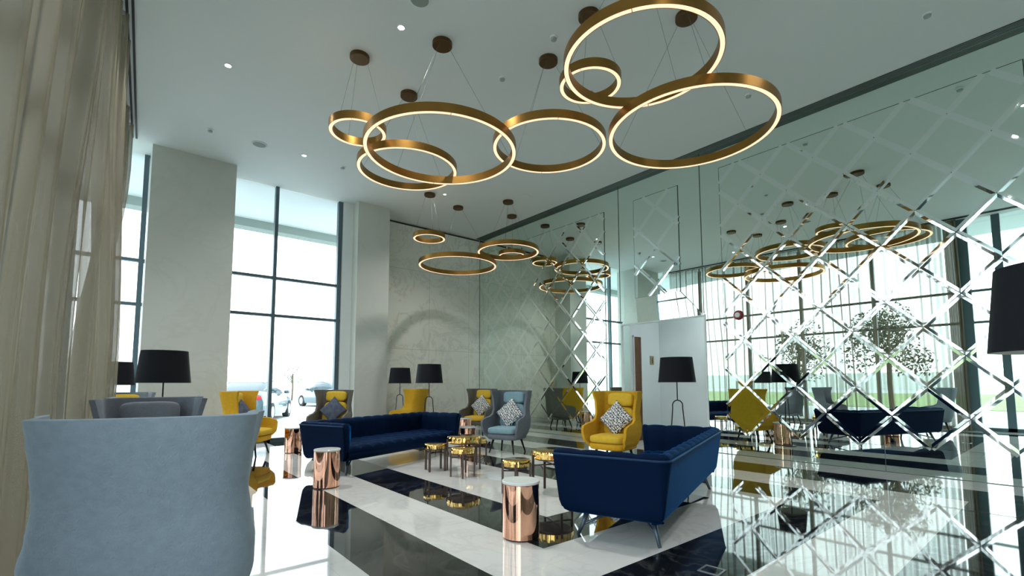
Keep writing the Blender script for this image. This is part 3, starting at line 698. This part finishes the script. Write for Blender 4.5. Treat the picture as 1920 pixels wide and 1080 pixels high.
# ------------------------------------------------------------ copper side tables
def make_copper():
    t = thing('copper_side_table', (0, 0, 0), 0, '', 'side table', 'copper drum side tables')
    bm = bmesh.new(); lathe(bm, [(0.15, 0.012), (0.152, 0.014), (0.152, 0.435), (0.148, 0.437)], 72); sharp(link_bm('drum', bm, M['copper'], t))
    bm = bmesh.new(); lathe(bm, [(0.143, 0.0), (0.143, 0.012)], 60, cap=True); sharp(link_bm('plinth', bm, M['copper_dark'], t))
    bm = bmesh.new(); lathe(bm, [(0.150, 0.437), (0.156, 0.441), (0.156, 0.456), (0.152, 0.46)], 72); sharp(link_bm('marble_top', bm, M['table_top'], t))
    return t
cp = make_copper(); cp.location = (2.63, 3.05, 0); cp['label'] = 'copper drum side table with white top in the foreground beside the right sofa'
for x, y, z, lab in ((2.06, 6.03, 0, 'copper drum side table with white top against the near end of the left sofa'),
                  (2.60, 9.45, 0, 'copper drum side table half hidden behind the left sofa arm, near the window'),
                  (5.12, 7.45, 0, 'copper drum side table nearest the right end of the left sofa'),
                  (6.35, 9.35, 0, 'copper drum side table farthest away, beside the dark grey corner chair'),
                  (6.35, 4.07, 0, 'copper drum side table between mustard chair and right sofa')):
    dup(cp, (x, y, z), 0, lab)

# ------------------------------------------------------------ gold nesting tables
def make_gold(r, h, drum, label, n=4, ph=0.4):
    t = thing('gold_nesting_table', (0, 0, 0), 0, label, 'coffee table', 'gold drum nesting tables')
    bm = bmesh.new(); nn = 96
    def ring(k, z, sc_=1.0): return [((r * sc_ + k * abs(math.sin(i * PI * 10 / nn * 2)) * 0.006) * math.cos(2 * PI * i / nn), (r * sc_ + k * abs(math.sin(i * PI * 10 / nn * 2)) * 0.006) * math.sin(2 * PI * i / nn), z) for i in range(nn)]
    loft(bm, [ring(0, h - drum, .9), ring(1, h - drum), ring(1.2, h - drum * .5), ring(1, h - 0.004), ring(0, h, .985)])
    sharp(link_bm('gold_drum', bm, M['gold'], t), 60)
    for k in range(n):
        a = ph + 2 * PI * k / n; cx_, cy_ = (r + 0.004) * math.cos(a), (r + 0.004) * math.sin(a); q = 0.012
        bm = bmesh.new(); bx(bm, -q, q, -q, q, 0, h - drum * .55); bmesh.ops.rotate(bm, verts=bm.verts, matrix=Matrix.Rotation(a, 3, 'Z')); bmesh.ops.translate(bm, verts=bm.verts, vec=(cx_, cy_, 0))
        link_bm('leg', bm, M['stool_leg'], t, False)
    for k in range(2):
        a = ph + PI * k / (n / 2); bm = bmesh.new(); rod(bm, (r * math.cos(a), r * math.sin(a), h * .66), (-r * math.cos(a), -r * math.sin(a), h * .66), 0.009, n=8); link_bm('crossbar', bm, M['stool_leg'], t)
    bm = bmesh.new(); lathe(bm, [(r * .86, h - drum - 0.02), (r * .86, h - drum)], 40); link_bm('under_frame', bm, M['stool_leg'], t, False)
    return t
big = make_gold(0.235, 0.49, 0.085, 'large round gold-rimmed table in the middle of the left nest', 4, 1.1); big.location = (4.00, 5.92, 0)
sm = make_gold(0.155, 0.39, 0.07, 'small gold-rimmed table at the left of the left nest', 4, 0.5); sm.location = (3.74, 6.10, 0)
sm.location = (3.66, 6.15, 0)
dup(sm, (3.70, 5.50, 0), 0.5, 'small gold-rimmed table at the front of the left nest')
dup(sm, (4.48, 6.28, 0), 0.5, 'small gold-rimmed table at the back of the left nest')
dup(big, (3.95, 4.02, 0), 0.1, 'large round gold-rimmed table partly hidden by the right sofa arm')
dup(sm, (3.60, 4.25, 0), 0.3, 'small gold-rimmed table behind the foreground copper drum')

# ------------------------------------------------------------ floor lamps
def make_lamp(label):
    t = thing('floor_lamp', (0, 0, 0), 0, label, 'floor lamp', 'black floor lamps')
    bm = bmesh.new(); n = 56
    prof = [(0.268, 1.27), (0.228, 1.64), (0.225, 1.64), (0.265, 1.27)]
    R = [[bm.verts.new((pr * math.cos(2 * PI * i / n), pr * math.sin(2 * PI * i / n), pz)) for pr, pz in prof] for i in range(n)]
    for i in range(n):
        for k in range(4):
            f = bm.faces.new((R[i][k], R[(i + 1) % n][k], R[(i + 1) % n][(k + 1) % 4], R[i][(k + 1) % 4])); f.material_index = 1 if k == 2 else 0
    sharp(link_bm('lamp_shade', bm, None, t, True, [M['shade'], M['shade_in']]))
    bm = bmesh.new(); rod(bm, (0, 0, 1.00), (0, 0, 1.60), 0.008); 
    for a in (0, 2 * PI / 3, 4 * PI / 3): rod(bm, (0, 0, 1.585), (0.226 * math.cos(a), 0.226 * math.sin(a), 1.585), 0.003, n=6)
    link_bm('stem', bm, M['black'], t)
    bm = bmesh.new(); pts = [(-0.15, 0, 0.012), (-0.075, 0, 0.88)]
    pts += [(-0.075 * math.cos(a), 0, 0.93 + 0.075 * math.sin(a)) for a in [PI * k / 10 for k in range(11)]]
    pts += [(0.075, 0, 0.88), (0.15, 0, 0.012)]
    tube(bm, pts, 0.0085); link_bm('forked_leg', bm, M['black'], t)
    bm = bmesh.new(); superell(bm, (0, 0, 0.008), (0.19, 0.12, 0.008), 0.3, 0.9, 32, 8); link_bm('base', bm, M['black'], t)
    bm = bmesh.new(); lathe(bm, [(0.012, 1.44), (0.03, 1.47), (0.03, 1.50), (0.012, 1.53)], 16); link_bm('bulb', bm, M['white_paint'], t)
    return t
VA = math.atan2(-0.64, 0.769)
lp = make_lamp('black shaded floor lamp between mustard chair and right sofa, in front of the doorway'); lp.location = (6.45, 3.91, 0); lp.rotation_euler = (0, 0, VA)
for x, y, sc_, lab in ((0.44, 6.85, 1.0, 'large black shaded floor lamp in front of the wide column'),
                       (0.0, 9.75, 0.98, 'black shaded floor lamp half hidden by the curtain edge'),
                       (5.28, 10.55, 1.0, 'left one of two black floor lamps behind the left sofa, beside the mustard chair'),
                       (4.78, 8.30, 1.0, 'right one of two black floor lamps behind the left sofa'),
                       (3.40, 0.02, 1.10, 'black floor lamp with shade cut by the right edge of the view')):
    l2 = dup(lp, (x, y, 0), VA, lab); l2.scale = (sc_, sc_, sc_)

# ------------------------------------------------------------ outside
tag(box('ground', -120, 120, 12.05, 160, -0.16, -0.06, M['ground']), 'pale paving outside the far window', 'ground', kind='structure')
tag(box('ground.001', -120, GX - 0.15, -60, 12.04, -0.16, -0.06, M['ground']), 'pale paving outside the left glass wall', 'ground', kind='structure')
bm = bmesh.new(); bx(bm, -60, -15, -60, 60, -0.055, -0.03); tag(link_bm('lawn', bm, M['grass'], None, False), 'green lawn beyond the left glass wall', 'lawn', kind='structure')
tag(box('distant_land', -150, 150, 120, 122, -0.1, 3.2, M['hill']), 'low hazy band of land on the horizon', 'land', kind='structure')
tag(box('distant_land.001', -112, -110, -90, 119, -0.1, 3.5, M['hill']), 'low hazy band of land beyond the lawn', 'land', kind='structure')
tag(box('outer_canopy', -3.2, 9, YW + 0.1, 14.2, 5.72, 5.9, M['canopy']), 'white soffit over the pavement outside the far window', 'canopy', kind='structure')
tag(box('outer_beam', -3.2, 9, 14.2, 14.6, 5.50, 6.0, M['beam']), 'grey edge beam of the outside soffit', 'beam', kind='structure')
tag(box('outer_canopy.001', -3.0, GX - 0.1, -12, YW + 0.1, 5.72, 5.9, M['canopy']), 'white soffit outside the left glass wall', 'canopy', kind='structure')

def tree(x, y, h, cr, n, label, seed):
    rnd = random.Random(seed)
    t = thing('tree', (x, y, -0.06), 0, label, 'tree', 'trees outside the glass')
    bm = bmesh.new(); tube(bm, [(0, 0, 0), (0.04, 0.02, h * .3), (0, 0, h * .6)], 0.07 * h / 4, 8)
    for k in range(7):
        a = rnd.random() * 6.28; rod(bm, (0, 0, h * (.35 + .04 * k)), (cr * .6 * math.cos(a), cr * .6 * math.sin(a), h * (.55 + .05 * k)), 0.03 * h / 4, 0.008, 6)
    link_bm('trunk', bm, M['bark'], t)
    bm = bmesh.new()
    blobs = [(rnd.uniform(-.5, .5) * cr, rnd.uniform(-.5, .5) * cr, h * rnd.uniform(.48, .85), cr * rnd.uniform(.35, .6)) for _ in range(11)]
    for k in range(n):
        bxx, byy, bz, br = rnd.choice(blobs)
        v = Vector((rnd.gauss(0, 1), rnd.gauss(0, 1), rnd.gauss(0, 1))).normalized() * br * rnd.random() ** .4
        c = Vector((bxx, byy, bz)) + v
        q = Matrix.Rotation(rnd.random() * 6.28, 3, Vector((rnd.gauss(0, 1), rnd.gauss(0, 1), rnd.gauss(0, 1))).normalized())
        s_ = 0.06 * h / 4 * rnd.uniform(.7, 1.3)
        vs_ = [bm.verts.new(c + q @ Vector(p)) for p in ((-s_, 0, 0), (0, -s_ * .45, 0), (s_, 0, 0), (0, s_ * .45, 0))]
        bm.faces.new(vs_)
    link_bm('foliage', bm, M['foliage'], t)
    return t
tree(-4.3, 7.4, 4.0, 1.15, 2600, 'leafy tree outside the glass, seen left in the big mirror panel', 1)
tree(-4.0, 4.4, 4.3, 1.35, 3200, 'larger leafy tree outside the glass, seen at the centre of the big mirror panel', 2)
tree(11.2, 41.5, 3.6, 1.2, 500, 'small hazy tree far outside the window, near its right mullion', 3)
tree(4.2, 40, 2.6, 0.9, 300, 'tiny hazy tree far outside the window, left of the centre mullion', 4)
bm = bmesh.new(); rod(bm, (0, 0, 0), (0, 0, 9), 0.07, 0.05); rod(bm, (0, 0, 8.9), (-1.2, 0, 9.2), 0.04); bx(bm, -1.6, -1.1, -.1, .1, 9.14, 9.24)
o = link_bm('street_lamp', bm, M['pole']); o.location = (8.6, 38, -0.06); tag(o, 'slim grey street lamp post far outside the window', 'street lamp')

# parked car
def car(loc, rz, label):
    t = thing('car', loc, rz, label, 'car')
    # local +x = forward
    def sect(pts, wds, mat, nm):
        bm = bmesh.new(); rings = []
        for (x, zb, zt), wd in zip(pts, wds):
            ring = []
            for (fy, fz) in ((-1, .25), (-.96, .0), (.96, .0), (1, .25), (1.0, .62), (.90, .93), (.7, 1.0), (-.7, 1.0), (-.90, .93), (-1.0, .62)):
                ring.append((x, fy * wd, zb + fz * (zt - zb)))
            rings.append(ring)
        loft(bm, rings); o_ = link_bm(nm, bm, mat, t); sharp(o_, 50); return o_
    sect([(-2.3, .38, .70), (-2.27, .28, .98), (-2.1, .24, 1.08), (-1.2, .2, 1.06), (0, .2, 1.0), (1.0, .2, .98), (1.9, .22, .88), (2.25, .27, .76), (2.33, .35, .6)], [.72, .84, .88, .92, .93, .93, .90, .80, .62], M['car'], 'body')
    sect([(-1.75, 1.04, 1.07), (-1.2, 1.02, 1.37), (-.6, 1.0, 1.46), (.1, .98, 1.45), (.45, .97, 1.36), (1.05, .95, 1.0)], [.66, .68, .70, .70, .69, .74], M['car_glass'], 'windows')
    sect([(-1.15, 1.36, 1.39), (-.6, 1.44, 1.475), (.1, 1.43, 1.465), (.42, 1.36, 1.38)], [.60, .62, .62, .60], M['car'], 'roof')
    for sx in (-1.35, 1.4):
        for sy in (-1, 1):
            bm = bmesh.new(); rod(bm, (sx, sy * .72, .33), (sx, sy * .935, .33), .33, .33, 28); wv = sharp(link_bm('wheel', bm, M['tyre'], t))
            bm = bmesh.new(); rod(bm, (sx, sy * .90, .33), (sx, sy * .945, .33), .22, .2, 20); hb = sharp(link_bm('hubcap', bm, M['rim'], None)); hb.parent = wv
    for sy in (-1, 1):
        bm = bmesh.new(); superell(bm, (-2.26, sy * .62, .86), (.05, .17, .07), .5, .5, 16, 10); link_bm('tail_light', bm, M['tail'], t)
        bm = bmesh.new(); superell(bm, (.62, sy * .98, 1.02), (.06, .10, .07), .7, .7, 14, 8); link_bm('wing_mirror', bm, M['car'], t)
    bm = bmesh.new(); bx(bm, -2.325, -2.30, -.26, .26, .55, .67); link_bm('number_plate', bm, M['white_paint'], t, False)
    return t
car((4.14, 20.2, -0.06), math.radians(64), 'pale blue saloon car parked outside the window behind the mustard chair')
car((9.9, 29.2, -0.06), math.radians(100), 'pale car farther off outside the window, beside the right window frame')
